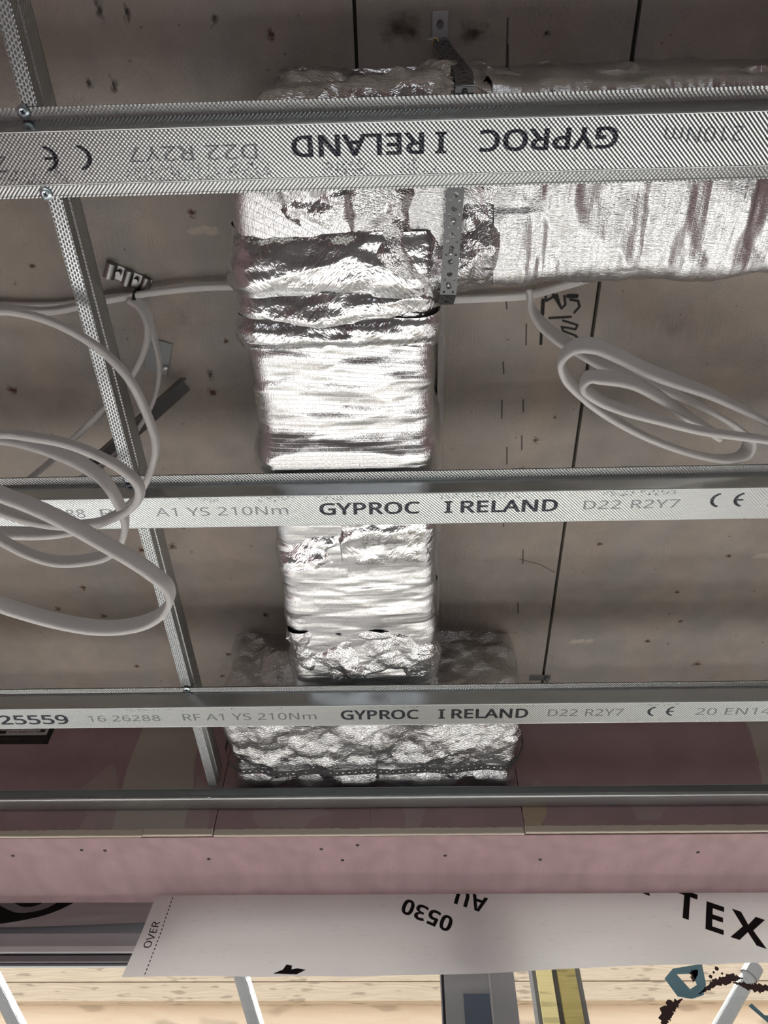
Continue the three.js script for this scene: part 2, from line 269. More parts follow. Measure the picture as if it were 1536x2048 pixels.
function furring(zc, label, tex, slope, screws) {
  const o = thing('furring_channel', label, 'metal channel', [0, 0, 0], 'printed ceiling furring channels'), T = .0009;
  const X = V(BX1 - BX0, 0, 0), at = (dz, y) => V(BX0, y, zc + dz);
  // web face, the printed strip between two plain ends
  const a = V(TX0, WEBY, zc - .0235), b = V(TX0, WEBY, zc + .0235);
  const web = sheet(a, b, V(0, T, 0), V(TX1 - TX0, 0, 0));
  part(o, 'printed_web', web, M.print(tex), 'knurled face printed with black lettering');
  for (const [p, q] of [[BX0, TX0], [TX1, BX1]]) part(o, 'web_end', sheet(V(p, WEBY, zc - .0235), V(p, WEBY, zc + .0235), V(0, T, 0), V(q - p, 0, 0)), M.knurl);
  const clip = (list) => mergeGeometries(list);
  for (const s of [1, -1]) {
    part(o, 'side', clip([sheet(at(s * .0235, WEBY), at(s * .0295, FLY), V(0, 0, -s * T), X)]), M.side);
    part(o, 'flange', clip([sheet(at(s * .0295, FLY), at(s * .0402, FLY), V(0, T, 0), X), sheet(at(s * .0402, FLY - .0012), at(s * .0402, FLY + T), V(0, 0, -s * .0016), X)]), M.knurl);
    part(o, 'bend', rod(V(BX0, WEBY + .0011, zc + s * .0229), V(BX1, WEBY + .0011, zc + s * .0229), .0013, 10), M.steel);
  }
  for (const [x, s] of screws) screwHead(o, x, FLY, zc + s * .0365);
  o.rotation.y = 0; return o;
}
const INK = 'rgba(44,46,52,.90)', FAINT = 'rgba(66,70,76,.58)';
const bar1 = printTex((word, ce) => {
  word('2', -.382, -.366, .60, .30, 'normal', FAINT, true); ce(-.336, -.286, .50, .44, INK, true);
  word('D22 R2Y7', -.252, -.126, .49, .28, 'normal', FAINT, true); word('I\u2009RELAND', -.098, .049, .43, .37, 'normal', INK, true); word('GYPROC', .078, .208, .42, .37, 'normal', INK, true);
  word('210Nm', .247, .322, .41, .28, 'normal', FAINT, true); word('A1 YS', .34, .43, .40, .28, 'normal', FAINT, true); word('25559', -.52, -.40, .6, .30, 'normal', FAINT, true);
}, 31, [[-.45, .02, .66, .98, 900], [-.45, .45, .95, 1.0, 260], [.0, .4, .72, .98, 120]]);
const bar2 = printTex((word, ce) => {
  word('16 26288', -.50, -.40, .46, .28, 'normal', FAINT); word('RF', -.385, -.345, .46, .28, 'normal', FAINT); word('A1 YS 210Nm', -.311, -.140, .46, .28, 'normal', FAINT); word('GYPROC', -.104, .024, .44, .37, 'normal', INK); word('I\u2009RELAND', .054, .198, .44, .37, 'normal', INK);
  word('D22 R2Y7', .226, .349, .45, .28, 'normal', FAINT); ce(.385, .430, .38, .42, INK); word('20 EN14', .455, .57, .44, .28, 'normal', FAINT);
}, 32, [[-.25, .40, .02, .18, 620], [-.3, .5, .0, .05, 200]]);
const bar3 = printTex((word, ce) => {
  word('025559', -.668, -.533, .52, .44, 'normal', INK); word('16 26288', -.504, -.385, .50, .30, 'normal', FAINT); word('RF A1 YS 210Nm', -.353, -.136, .48, .34, 'normal', FAINT); word('GYPROC', -.101, .023, .44, .44, 'normal', INK); word('I\u2009RELAND', .053, .195, .44, .44, 'normal', INK);
  word('D22 R2Y7', .222, .343, .44, .34, 'normal', FAINT); ce(.379, .424, .44, .44, INK); word('20 EN14195', .452, .625, .46, .34, 'normal', FAINT);
}, 33, [[-.45, .45, .02, .14, 300], [-.4, .5, .85, .98, 60]]);
furring(-.1265, 'steel ceiling channel nearest the viewer, lettering printed upside down', bar1, 0, [[-.350, 1], [-.350, -1], [1.35, 1]]);
furring(-.5395, 'steel ceiling channel with lettering crossing the middle of the foil duct', bar2, 0, [[-.346, 1], [-.342, -1], [1.35, 1]]);
furring(-.9365, 'steel ceiling channel with lettering crossing in front of the foil plenum', bar3, 0, [[-.343, 1], [-.343, -1], [1.35, 1]]);

// ───────────────────────── runner above the furring channels ─────────────────────────
{
  const o = thing('primary_channel', 'knurled steel runner channel crossing above the printed channels', 'metal channel'), T = .001, y0 = FLY + .0012, y1 = y0 + .045;
  const E = V(0, 0, -(1.165 + 1.6)), z = 1.6;
  part(o, 'bottom_flange', sheet(V(-.351, y0, z), V(-.336, y0, z), V(0, T, 0), E), M.chain);
  const web = mergeGeometries([sheet(V(-.336, y0, z), V(-.336, y0 + .014, z), V(-T, 0, 0), E), sheet(V(-.336, y0 + .014, z), V(-.3345, y0 + .0155, z), V(-T, 0, 0), E), sheet(V(-.3345, y0 + .0155, z), V(-.3345, y0 + .018, z), V(-T, 0, 0), E), sheet(V(-.3345, y0 + .018, z), V(-.336, y0 + .0195, z), V(-T, 0, 0), E), sheet(V(-.336, y0 + .0195, z), V(-.336, y1, z), V(-T, 0, 0), E)]);
  part(o, 'web', web, steel({ roughness: .34, bumpMap: scaled(knurlTex, 1 / .016, 1 / .016, 1), bumpScale: .0005 }));
  part(o, 'top_flange', sheet(V(-.351, y1, z), V(-.336, y1, z), V(0, -T, 0), E), M.knurl);
  part(o, 'lip', sheet(V(-.351, y0, z), V(-.351, y0 + .004, z), V(T, 0, 0), E), M.knurl);
}
// channel round the edge of the wall
{
  const o = thing('perimeter_channel', 'narrow steel edge channel fixed along the pink wall', 'metal channel'), T = .0009, y0 = EYE + .7615, y1 = y0 + .0275, X = V(X1 - X0 - .02, 0, 0), at = (y, z) => V(X0 + .01, y, z);
  part(o, 'bottom_flange', mergeGeometries([sheet(at(y0 + .0012, -1.1588), at(y0, -1.1605), V(0, T, 0), X), sheet(at(y0, -1.1605), at(y0, -1.1880), V(0, T, 0), X)]), M.knurl);
  part(o, 'lip', rod(at(y0 + .0022, -1.1592), at(y0 + .0022, -1.1592).add(X), .0021, 10), M.steel);
  part(o, 'web', sheet(at(y0, -1.1885), at(y1, -1.1885), V(0, 0, T), X), M.knurl);
  part(o, 'top_flange', sheet(at(y1, -1.168), at(y1, -1.1880), V(0, -T, 0), X), M.steel);
  screwHead(o, -.346, y0 + .004, -1.1575, .0035);
}

// ───────────────────────── foil ─────────────────────────
const feat = (() => { const r = rng(77), a = []; for (let i = 0; i < 4096; i++) a.push([r(), r(), r(), r() * 2 - 1, r() * 2 - 1, r() * 2 - 1, r() * .5]); return a; })();
function env(x, y, z) {                                            // upper hull of random facets: sharp creases between smooth faces
  const ix = Math.floor(x), iy = Math.floor(y), iz = Math.floor(z); let best = -9;
  for (let a = ix - 1; a <= ix + 1; a++) for (let b = iy - 1; b <= iy + 1; b++) for (let c = iz - 1; c <= iz + 1; c++) {
    const f = feat[(Math.imul(a, 73856093) ^ Math.imul(b, 19349663) ^ Math.imul(c, 83492791)) & 4095], dx = x - a - f[0], dy = y - b - f[1], dz = z - c - f[2];
    const v = f[6] + f[3] * dx + f[4] * dy + f[5] * dz - .75 * (dx * dx + dy * dy + dz * dz); if (v > best) best = v;
  }
  return best;
}
const crumple = (x, y, z, cell) => (env(x / cell, y / cell, z / cell) - env(x / cell + 51.3, y / cell - 17.7, z / cell + 8.2)) * cell;
const scrimTex = dataTex(1024, 1024, (u, v) => {                      // fine crinkle with the reinforcing threads showing through
  const g = (t, n) => { const q = Math.abs(((t * n) % 1) - .5) * 2; return Math.pow(q, 14); };
  const p = 6.2832, a = n3(5 * Math.cos(p * v) + .6 * Math.cos(p * u), 5 * Math.sin(p * v), 1.4 * Math.sin(p * u)), b = n3(16 * Math.cos(p * v) + 2 * Math.cos(p * u), 16 * Math.sin(p * v), 3 * Math.sin(p * u) + 8);
  return .45 + .30 * Math.max(g(u, 12), g(v, 12)) + .22 * (1 - 2 * Math.abs(a)) + .14 * (1 - 2 * Math.abs(b));
});
const crinkTex = dataTex(1024, 1024, (u, v) => {
  const p = 6.2832, f = (k, o) => n3(k * Math.cos(p * v) + .8 * k * Math.cos(p * u) + o, k * Math.sin(p * v), .8 * k * Math.sin(p * u));
  return .5 + .28 * (1 - 2 * Math.abs(f(2.2, 0))) + .18 * (1 - 2 * Math.abs(f(5, 9))) + .08 * f(14, 3);
});
const foil = (o) => new THREE.MeshStandardMaterial({ color: rgb(.78, .785, .79), metalness: 1, ...o });
M.scrim = foil({ roughness: .20, bumpMap: scaled(scrimTex, 1 / .066, 1 / .066), bumpScale: .00030 });
M.tape = foil({ roughness: .22, bumpMap: scaled(crinkTex, 1 / .15, 1 / .15), bumpScale: .0006 });
M.crush = foil({ roughness: .15, bumpMap: scaled(crinkTex, 1 / .09, 1 / .09), bumpScale: .0008 });

// the duct's plan: outer and inner edge, from the right-hand branch round the elbow and along to the plenum
const PLAN = [[1.5, -.080, 1.5, -.264], [.30, -.080, .30, -.276], [.12, -.080, .12, -.280], [.02, -.080, .065, -.281], [-.063, -.080, .050, -.283]];
for (let i = 1; i <= 10; i++) { const a = i / 10 * Math.PI / 2; PLAN.push([-.063 - .115 * Math.sin(a), -.195 + .115 * Math.cos(a), .047 - .002 * i / 10, -.284 - .006 * i / 10]); }
PLAN.push([-.178, -.290, .043, -.325], [-.176, -.45, .043, -.45], [-.176, -.62, .046, -.62], [-.178, -.80, .050, -.80], [-.180, -1.0, .054, -1.0]);
const CUM = [0]; for (let i = 1; i < PLAN.length; i++) { const p = PLAN[i - 1], q = PLAN[i]; CUM.push(CUM[i - 1] + Math.hypot((q[0] + q[2] - p[0] - p[2]) / 2, (q[1] + q[3] - p[1] - p[3]) / 2)); }
function follow(s) { let i = 1; while (i < CUM.length - 1 && CUM[i] < s) i++; const t = (s - CUM[i - 1]) / (CUM[i] - CUM[i - 1]); return PLAN[i].map((v, k) => lerp(PLAN[i - 1][k], v, t)); }
const sOfX = (x) => 1.5 - x;                                            // along the branch
const sOfZ = (z) => { let lo = 1.3, hi = CUM[CUM.length - 1]; for (let k = 0; k < 40; k++) { const m = (lo + hi) / 2, p = follow(m); (p[1] + p[3]) / 2 > z ? lo = m : hi = m; } return lo; };
const DEPTH = .172, RAD = .026, BOT = EYE + .800;
function section(q, W, sag) {                                            // q metres round the section -> across a, below slab b, outward normal
  const side = DEPTH - RAD, arc = RAD * Math.PI / 2, flat = W - 2 * RAD;
  if (q < side) return [0, q, -1, 0];
  q -= side; if (q < arc) { const t = q / RAD; return [RAD - RAD * Math.cos(t), side + RAD * Math.sin(t), -Math.cos(t), Math.sin(t)]; }
  q -= arc; if (q < flat) { const k = q / flat; return [RAD + q, DEPTH + sag * 4 * k * (1 - k), 0, 1]; }
  q -= flat; if (q < arc) { const t = q / RAD; return [W - RAD + RAD * Math.sin(t), side + RAD * Math.cos(t), Math.sin(t), Math.cos(t)]; }
  q -= arc; return [W, side - q, 1, 0];
}
const square = (s) => [-.179, -s, .047, -s];                              // tapes go straight across the run
function foilSleeve(s0, s1, ds, dq, off, disp, ragged = 0, plan = follow) {
  const ns = Math.max(4, Math.round((s1 - s0) / ds)), W0 = .22, per = 2 * (DEPTH - RAD) + RAD * Math.PI + W0 - 2 * RAD, nq = Math.round(per / dq), pos = [], uv = [], idx = [];
  for (let i = 0; i <= ns; i++) for (let j = 0; j <= nq; j++) {
    const qn = j / nq; let s = lerp(s0, s1, i / ns);
    if (ragged) { const e0 = 1 - i / ns, e1 = i / ns; s += ragged * (n2(qn * 5 + s0 * 31, 1) * e0 * e0 * e0 + n2(qn * 5 + s1 * 31, 7) * e1 * e1 * e1); }
    const [ox, oz, ix, iz] = plan(s), W = Math.hypot(ix - ox, iz - oz), ux = (ix - ox) / W, uz = (iz - oz) / W;
    const perW = 2 * (DEPTH - RAD) + RAD * Math.PI + W - 2 * RAD, q = qn * perW, [a, b, na, nb] = section(q, W, .003);
    let x = ox + ux * a, y = SLAB - b, z = oz + uz * a; const nx = ux * na, ny = -nb, nz = uz * na;
    const edge = Math.min(i, ns - i) / ns * (s1 - s0), d = off * (.35 + .65 * smooth(0, .012, edge)) + disp(x, y, z, s, q, a / W) * smooth(-.004, .01, b);
    pos.push(x + nx * d, clamp(y + ny * d, EYE + .7905, SLAB + .001), z + nz * d); uv.push(s, q);
  }
  for (let i = 0; i < ns; i++) for (let j = 0; j < nq; j++) { const k = i * (nq + 1) + j, l = k + nq + 1; idx.push(k, k + 1, l, l, k + 1, l + 1); }
  const g = new THREE.BufferGeometry(); g.setAttribute('position', new THREE.Float32BufferAttribute(pos, 3)); g.setAttribute('uv', new THREE.Float32BufferAttribute(uv, 2)); g.setIndex(idx); g.computeVertexNormals(); return g;
}
{
  const d = thing('insulated_duct', 'silver foil wrapped ventilation duct turning a corner under the slab', 'air duct');
  // long gentle swells of the insulation under the foil
  const bulge = (z) => .0125 * smooth(-.442, -.492, z) * (1 - smooth(-.500, -.530, z));     // the insulation bellies out ahead of the taped joint
  const swell = (s) => .0010 * n2(s * 8, 4);
  const scrim = (x, y, z, s, q) => swell(s) + bulge(z) + .10 * crumple(x * .45, y, z * 1.4, .034) + .055 * crumple(x * .4, y, z * 2.2 + 3, .012) + .0004 * n2(s * 110, q * 9) * (.5 + .5 * n2(s * 20, q * 8));
  const branchD = (x, y, z, s, q) => .003 * n2(s * 7, 3) + .14 * crumple(x * 1.2, y, z * .7, .045) + .09 * crumple(x * 2.2, y, z * .45 + 3, .014) + .0003 * n2(s * 160, q * 12);
  part(d, 'branch_section', foilSleeve(sOfX(1.5), sOfX(.70), .02, .01, 0, () => 0), M.scrim);
  part(d, 'branch_section', foilSleeve(sOfX(.72), sOfX(.10), .0026, .0026, .0005, branchD), M.scrim, 'thread reinforced foil of the branch');
  part(d, 'elbow_core', foilSleeve(sOfX(.12), sOfZ(-.36), .006, .006, -.003, () => 0), M.scrim);
  part(d, 'elbow_wrap', foilSleeve(sOfX(.105), sOfZ(-.222), .0022, .0022, .0035, (x, y, z, s, q) => .34 * crumple(x, y, z, .050) + .22 * crumple(x * 1.2, y, z + 5, .022) + .15 * crumple(x, y, z, .012), .006), M.crush, 'heavily crumpled foil round the elbow');
  const tapeD = (k) => (x, y, z, s, q) => .21 * crumple(x * .6 + k, y, z * 1.1, .070) + .12 * crumple(x * .7 + k, y, z * 1.3, .028) + .08 * crumple(x + k, y, z * 1.2, .013) + .0010 * n2(x * 12 + k, z * 26);
  part(d, 'foil_tape', foilSleeve(.212, .280, .0022, .0026, .0060, tapeD(1), .004, square), M.tape, 'smooth bright foil tape');
  part(d, 'foil_tape', foilSleeve(.276, .312, .0022, .0026, .0050, tapeD(4), .004, square), M.tape, 'smooth bright foil tape');
  part(d, 'foil_tape', foilSleeve(.304, .341, .0022, .0026, .0078, tapeD(9), .005, square), M.tape, 'smooth bright foil tape');
  part(d, 'straight_section', foilSleeve(sOfZ(-.33), sOfZ(-.97), .0024, .0026, .0005, scrim), M.scrim, 'thread reinforced foil of the straight run');
  part(d, 'foil_tape', foilSleeve(sOfZ(-.512), sOfZ(-.662), .0024, .0026, .0042, (x, y, z, s, q) => swell(s) + tapeD(13)(x, y, z, s, q) + .06 * crumple(x, y, z, .016), .006), M.tape, 'smooth bright foil tape');
  part(d, 'collar_wrap', foilSleeve(sOfZ(-.795), sOfZ(-.985), .0022,   .0024, .0020, (x, y, z, s, q) => .26 * crumple(x, y, z, .045) + .18 * crumple(x * 1.2, y, z + 5, .019) + .06 * crumple(x, y, z, .008), .008), M.crush, 'heavily crumpled foil where the duct meets the plenum');
  // flat tab of facing left against the slab beside the run
  const tab = new THREE.PlaneGeometry(.016, .62, 8, 120); tab.rotateX(Math.PI / 2); tab.rotateZ(.9); const tp = tab.attributes.position;
  for (let i = 0; i < tp.count; i++) tp.setY(i, tp.getY(i) + .0014 * n2(tp.getX(i) * 60, tp.getZ(i) * 25)); tab.computeVertexNormals(); tab.translate(.0600, SLAB - .008, -.645);
  part(d, 'facing_tab', tab, M.scrim, 'flat strip of foil facing against the slab');
}
// plenum box at the wall
{
  const pl = thing('plenum_box', 'wide foil covered plenum box against the pink wall', 'air duct', [-.0555, SLAB, -1.076]);
  const W = .516, H = .172, D = .222, r = .024, g0 = new THREE.BoxGeometry(W, H, D, 220, 70, 96); g0.deleteAttribute('uv'); g0.deleteAttribute('normal');
  const g = mergeVertices(g0, 1e-5), p = g.attributes.position, q = V(0, 0, 0), c = V(0, 0, 0), n = V(0, 0, 0), uv = [];
  for (let i = 0; i < p.count; i++) {
    q.fromBufferAttribute(p, i);
    c.set(clamp(q.x, -W / 2 + r, W / 2 - r), Math.max(q.y, -H / 2 + r), Math.min(q.z, D / 2 - r)); n.copy(q).sub(c);
    if (n.lengthSq() > 1e-10) { n.normalize(); q.copy(c).addScaledVector(n, r); } else n.set(0, 0, 0);
    const wx = q.x - .0555, wz = q.z - 1.076, e = .15 * crumple(wx, q.y, wz, .050) + .12 * crumple(wx * 1.1 + 2, q.y, wz, .022) + .05 * crumple(wx, q.y, wz, .009) - .002;
    q.addScaledVector(n, e);
    if (n.y < -.3) q.y -= .010 * smooth(-.050, -.108, q.z);                 // the last few centimetres, behind the band, come down to the wall
    uv.push(q.x + q.z * .3, q.y + q.z);
    p.setXYZ(i, q.x, Math.min(.001, q.y - H / 2), q.z);
  }
  g.setAttribute('uv', new THREE.Float32BufferAttribute(uv, 2)); g.computeVertexNormals();
  part(pl, 'body', g, M.crush);
}

// ───────────────────────── perforated straps ─────────────────────────
function strap(parent, name, pts, across, width, cell, mat) {
  // pts: centre line as corner points; each cell is a small plate with one large and two small holes
  const shape = (L) => { const s = new THREE.Shape(), w = width / 2; s.moveTo(0, -w); s.lineTo(L, -w); s.lineTo(L, w); s.lineTo(0, w); s.closePath(); const hole = (x, y, r) => { const h = new THREE.Path(); h.absellipse(x, y, r, r, 0, Math.PI * 2, true); s.holes.push(h); }; hole(L * .32, 0, width * .17); hole(L * .78, width * .28, width * .08); hole(L * .78, -width * .28, width * .08); return s; };
  const out = [];
  for (let i = 1; i < pts.length; i++) {
    const a = V(...pts[i - 1]), b = V(...pts[i]), d = b.clone().sub(a), n = Math.max(1, Math.round(d.length() / cell)), L = d.length() / n, e = d.clone().normalize(), w = V(...across).addScaledVector(e, -V(...across).dot(e)).normalize(), m = new THREE.Matrix4().makeBasis(e, w, e.clone().cross(w));
    for (let k = 0; k < n; k++) { const g = new THREE.ExtrudeGeometry(shape(L), { depth: .0011, bevelEnabled: false, curveSegments: 6 }); g.applyMatrix4(m); const o = a.clone().addScaledVector(e, L * k); g.translate(o.x, o.y, o.z); out.push(g); }
  }
  return part(parent, name, merge(out), mat);
}
{
  const o = thing('hanging_strap', 'dark perforated steel strap slung under the branch of the duct', 'strap');
  strap(o, 'strap_band', [[.050, SLAB - .012, -.052], [.056, SLAB - .035, -.060], [.066, SLAB - .075, -.070], [.068, BOT + .03, -.073], [.066, BOT - .0112, -.080], [.060, BOT - .0116, -.17], [.055, BOT - .0112, -.276], [.054, BOT + .01, -.294], [.054, SLAB - .004, -.292]], [1, 0, 0], .0175, .0125, M.strap);
  const r = rng(4), riv = new THREE.SphereGeometry(.0028, 10, 6);
  for (let i = 0; i < 6; i++) { const m = part(o, 'rivet', riv, M.steel); m.position.set(.0635 - i * .0017, BOT - .0122, -.100 - i * .033); }
}
{
  const o = thing('angle_bracket', 'small grey angle bracket with brass nut bolted to the slab', 'bracket', [.052, SLAB, -.040]);
  const s = new THREE.Shape(); s.moveTo(-.0085, -.013); s.lineTo(.0085, -.013); s.lineTo(.0085, .013); s.lineTo(-.0085, .013); s.closePath(); const h = new THREE.Path(); h.absellipse(0, .001, .0042, .0048, 0, 6.2832, true); s.holes.push(h);
  const g = new THREE.ExtrudeGeometry(s, { depth: .002, bevelEnabled: true, bevelSize: .0004, bevelThickness: .0004, bevelSegments: 1 }); g.rotateX(Math.PI / 2); g.translate(0, -.001, 0);
  part(o, 'plate', g, steel({ color: rgb(.52, .52, .55), roughness: .5 }));
  const leg = cbox(.017, .018, .002, .0004); leg.translate(0, -.010, -.0125); part(o, 'leg', leg, M.darkSteel);
  const bolt = new THREE.CylinderGeometry(.0038, .0038, .003, 6); bolt.translate(0, -.0012, -.001); part(o, 'anchor_bolt', bolt, M.darkSteel);
  const nut = new THREE.TorusGeometry(.0032, .0012, 8, 18); nut.rotateX(Math.PI / 2 - .4); nut.translate(-.006, -.019, -.0135); part(o, 'brass_nut', nut, M.brass);
  const tip = new THREE.ConeGeometry(.003, .009, 10); tip.rotateZ(1.2); tip.translate(-.0115, -.016, -.0115); part(o, 'screw_tip', tip, M.zinc);
}
{
  const o = thing('perforated_band', 'dark perforated band pulled across the underside of the plenum', 'strap'); const pts = [], y = EYE + .7965, z = -1.128;
  pts.push([-.324, SLAB - .003, z], [-.326, y + .045, z], [-.312, y + .014, z]); for (let i = 0; i <= 14; i++) { const t = i / 14; pts.push([lerp(-.290, .175, t), y - .002 + .003 * Math.sin(i * 2.1) + .004 * Math.pow(2 * t - 1, 4), z - .004 + .008 * t * t + .0015 * Math.sin(i * 1.7)]); } pts.push([.198, y + .016, z + .006], [.212, y + .045, z + .006], [.212, SLAB - .003, z + .006]);
  strap(o, 'strap_band', pts, [0, 0, 1], .014, .011, M.strap);
}

// ───────────────────────── cables ─────────────────────────
function ribbon(points, w, t, wide, n) {
  const c = new THREE.CatmullRomCurve3(points.map((p) => V(...p)), false, 'centripetal'), P = c.getSpacedPoints(n), pos = [], uv = [], idx = [], K = 14, L = c.getLength();
  for (let i = 0; i <= n; i++) {
    const T = P[Math.min(n, i + 1)].clone().sub(P[Math.max(0, i - 1)]).normalize(), B = wide(i / n).clone(); B.addScaledVector(T, -B.dot(T)).normalize(); const N = T.clone().cross(B);
    for (let k = 0; k < K; k++) { const a = k / K * 6.2832, ca = Math.cos(a), sa = Math.sin(a), e = .62, x = Math.sign(ca) * Math.pow(Math.abs(ca), e) * w / 2, y = Math.sign(sa) * Math.pow(Math.abs(sa), e) * t / 2, q = P[i].clone().addScaledVector(B, x).addScaledVector(N, y); pos.push(q.x, q.y, q.z); uv.push(k / K * .04, i / n * L); }
  }
  for (let i = 0; i < n; i++) for (let k = 0; k < K; k++) { const a = i * K + k, b = i * K + (k + 1) % K; idx.push(a, b, a + K, b, b + K, a + K); }
  for (const i of [0, n]) { const m = pos.length / 3; pos.push(P[i].x, P[i].y, P[i].z); uv.push(0, 0); for (let k = 0; k < K; k++) { const a = i * K + k, b = i * K + (k + 1) % K; i ? idx.push(a, b, m) : idx.push(b, a, m); } }
  const g = new THREE.BufferGeometry(); g.setAttribute('position', new THREE.Float32BufferAttribute(pos, 3)); g.setAttribute('uv', new THREE.Float32BufferAttribute(uv, 2)); g.setIndex(idx); g.computeVertexNormals(); return g;
}
const leftCoil = [[-0.351,2.555,-0.330],[-0.335,2.545,-0.339],[-0.327,2.530,-0.357],[-0.334,2.515,-0.385],[-0.355,2.500,-0.417],[-0.396,2.480,-0.454],[-0.443,2.460,-0.491],[-0.488,2.445,-0.525],[-0.539,2.430,-0.554],[-0.623,2.415,-0.576],[-0.679,2.400,-0.531],[-0.654,2.390,-0.443],[-0.583,2.380,-0.346],[-0.494,2.365,-0.286],[-0.418,2.352,-0.270],[-0.380,2.348,-0.275],[-0.349,2.345,-0.288],[-0.319,2.342,-0.310],[-0.295,2.339,-0.342],[-0.283,2.336,-0.384],[-0.279,2.332,-0.420],[-0.288,2.326,-0.450],[-0.311,2.320,-0.486],[-0.339,2.315,-0.508],[-0.370,2.310,-0.520],[-0.416,2.306,-0.527],[-0.457,2.303,-0.525],[-0.507,2.300,-0.517],[-0.547,2.296,-0.484],[-0.542,2.292,-0.433],[-0.491,2.288,-0.393],[-0.426,2.284,-0.383],[-0.394,2.281,-0.389],[-0.369,2.278,-0.398],[-0.344,2.275,-0.411],[-0.323,2.272,-0.430],[-0.312,2.269,-0.458],[-0.309,2.266,-0.483],[-0.318,2.263,-0.507],[-0.337,2.260,-0.525],[-0.367,2.257,-0.531],[-0.397,2.254,-0.529],[-0.421,2.251,-0.516],[-0.446,2.248,-0.492],[-0.471,2.244,-0.455],[-0.472,2.240,-0.407],[-0.436,2.237,-0.367],[-0.393,2.234,-0.351],[-0.359,2.231,-0.354],[-0.329,2.229,-0.360],[-0.302,2.227,-0.372],[-0.278,2.225,-0.389],[-0.265,2.223,-0.406],[-0.267,2.221,-0.421],[-0.282,2.219,-0.436],[-0.310,2.217,-0.447],[-0.344,2.215,-0.450],[-0.378,2.213,-0.442],[-0.408,2.211,-0.426],[-0.439,2.208,-0.402],[-0.472,2.205,-0.388],[-0.484,2.202,-0.371],[-0.456,2.200,-0.365],[-0.416,2.197,-0.381],[-0.391,2.194,-0.395],[-0.364,2.192,-0.408],[-0.334,2.190,-0.427],[-0.304,2.188,-0.451],[-0.280,2.186,-0.470],[-0.258,2.184,-0.491],[-0.245,2.182,-0.507],[-0.244,2.180,-0.521],[-0.253,2.178,-0.537],[-0.274,2.176,-0.551],[-0.302,2.174,-0.557],[-0.331,2.172,-0.555],[-0.365,2.170,-0.544],[-0.397,2.168,-0.528],[-0.418,2.166,-0.514],[-0.450,2.163,-0.478],[-0.471,2.160,-0.430]];
const leftTail = [[-0.348,2.557,-0.333],[-0.331,2.540,-0.347],[-0.321,2.525,-0.376],[-0.317,2.505,-0.410],[-0.326,2.485,-0.443],[-0.344,2.465,-0.470],[-0.372,2.445,-0.496],[-0.406,2.430,-0.517],[-0.445,2.415,-0.532],[-0.489,2.400,-0.543],[-0.547,2.385,-0.555],[-0.609,2.375,-0.555]];
const rightCoil = [[0.168,2.535,-0.324],[0.172,2.525,-0.343],[0.183,2.510,-0.358],[0.203,2.490,-0.371],[0.226,2.470,-0.380],[0.254,2.453,-0.392],[0.290,2.440,-0.403],[0.336,2.430,-0.420],[0.384,2.422,-0.442],[0.420,2.416,-0.463],[0.439,2.410,-0.481],[0.434,2.405,-0.496],[0.408,2.400,-0.499],[0.364,2.397,-0.488],[0.306,2.394,-0.463],[0.251,2.390,-0.429],[0.214,2.386,-0.398],[0.190,2.383,-0.371],[0.184,2.380,-0.350],[0.196,2.378,-0.335],[0.216,2.378,-0.334],[0.245,2.382,-0.347],[0.278,2.387,-0.366],[0.316,2.390,-0.383],[0.360,2.390,-0.400],[0.402,2.388,-0.420],[0.442,2.385,-0.441],[0.474,2.380,-0.459],[0.490,2.372,-0.472],[0.470,2.365,-0.468],[0.431,2.360,-0.449],[0.390,2.357,-0.440],[0.347,2.355,-0.431],[0.297,2.353,-0.415],[0.251,2.351,-0.399],[0.221,2.350,-0.384],[0.204,2.350,-0.369],[0.209,2.352,-0.361],[0.231,2.357,-0.363],[0.262,2.365,-0.373],[0.294,2.375,-0.393],[0.340,2.390,-0.428],[0.392,2.400,-0.465]];
const slabCable = [[-1.2,2.559,-0.31],[-0.80,2.558,-0.325],[-0.570,2.558,-0.337],[-0.531,2.558,-0.340],[-0.465,2.557,-0.346],[-0.394,2.557,-0.334],[-0.349,2.557,-0.327],[-0.318,2.557,-0.323],[-0.285,2.557,-0.320],[-0.251,2.557,-0.318],[-0.176,2.557,-0.318]];
const slabCable2 = [[-1.2,2.567,-0.30],[-0.80,2.567,-0.325],[-0.573,2.566,-0.335],[-0.534,2.566,-0.338],[-0.494,2.566,-0.340],[-0.453,2.566,-0.340],[-0.411,2.566,-0.335],[-0.376,2.566,-0.331],[-0.351,2.566,-0.330]];
const rightSlab = [[0.046,2.562,-0.345],[0.070,2.562,-0.344],[0.123,2.562,-0.343],[0.175,2.562,-0.340],[0.220,2.563,-0.329],[0.297,2.566,-0.31],[.6,2.566,-.27]];
const upish = (a, b) => (t) => V(a * Math.sin(t * 17), 1, b * Math.cos(t * 13));
single('cable_coil', ribbon(leftCoil, .0185, .0080, upish(.35, .30), 900), M.cable, 'long white cable hanging in loose loops at the left', 'cable');
single('cable_tail', ribbon(leftTail, .0110, .0055, upish(.2, .2), 220), M.cable, 'thinner white cable dropping from the slab behind the left loops', 'cable');
single('flat_cable', ribbon(rightCoil, .0260, .0080, upish(.25, .25), 700), M.cable, 'flat white cable coiled at the right below the slab', 'cable');
single('slab_cable', ribbon(slabCable, .0100, .0085, upish(0, 0), 160), M.cable, 'white cable along the slab running into the duct from the left', 'cable');
single('slab_cable', ribbon(slabCable2, .0100, .0075, upish(0, 0), 160), M.cable, 'white cable close behind the tied slab cable, ending at the tie', 'cable');
single('slab_cable', ribbon(rightSlab, .0090, .0100, upish(0, 0), 100), M.cable, 'white cable emerging right of the duct along the branch edge', 'cable');
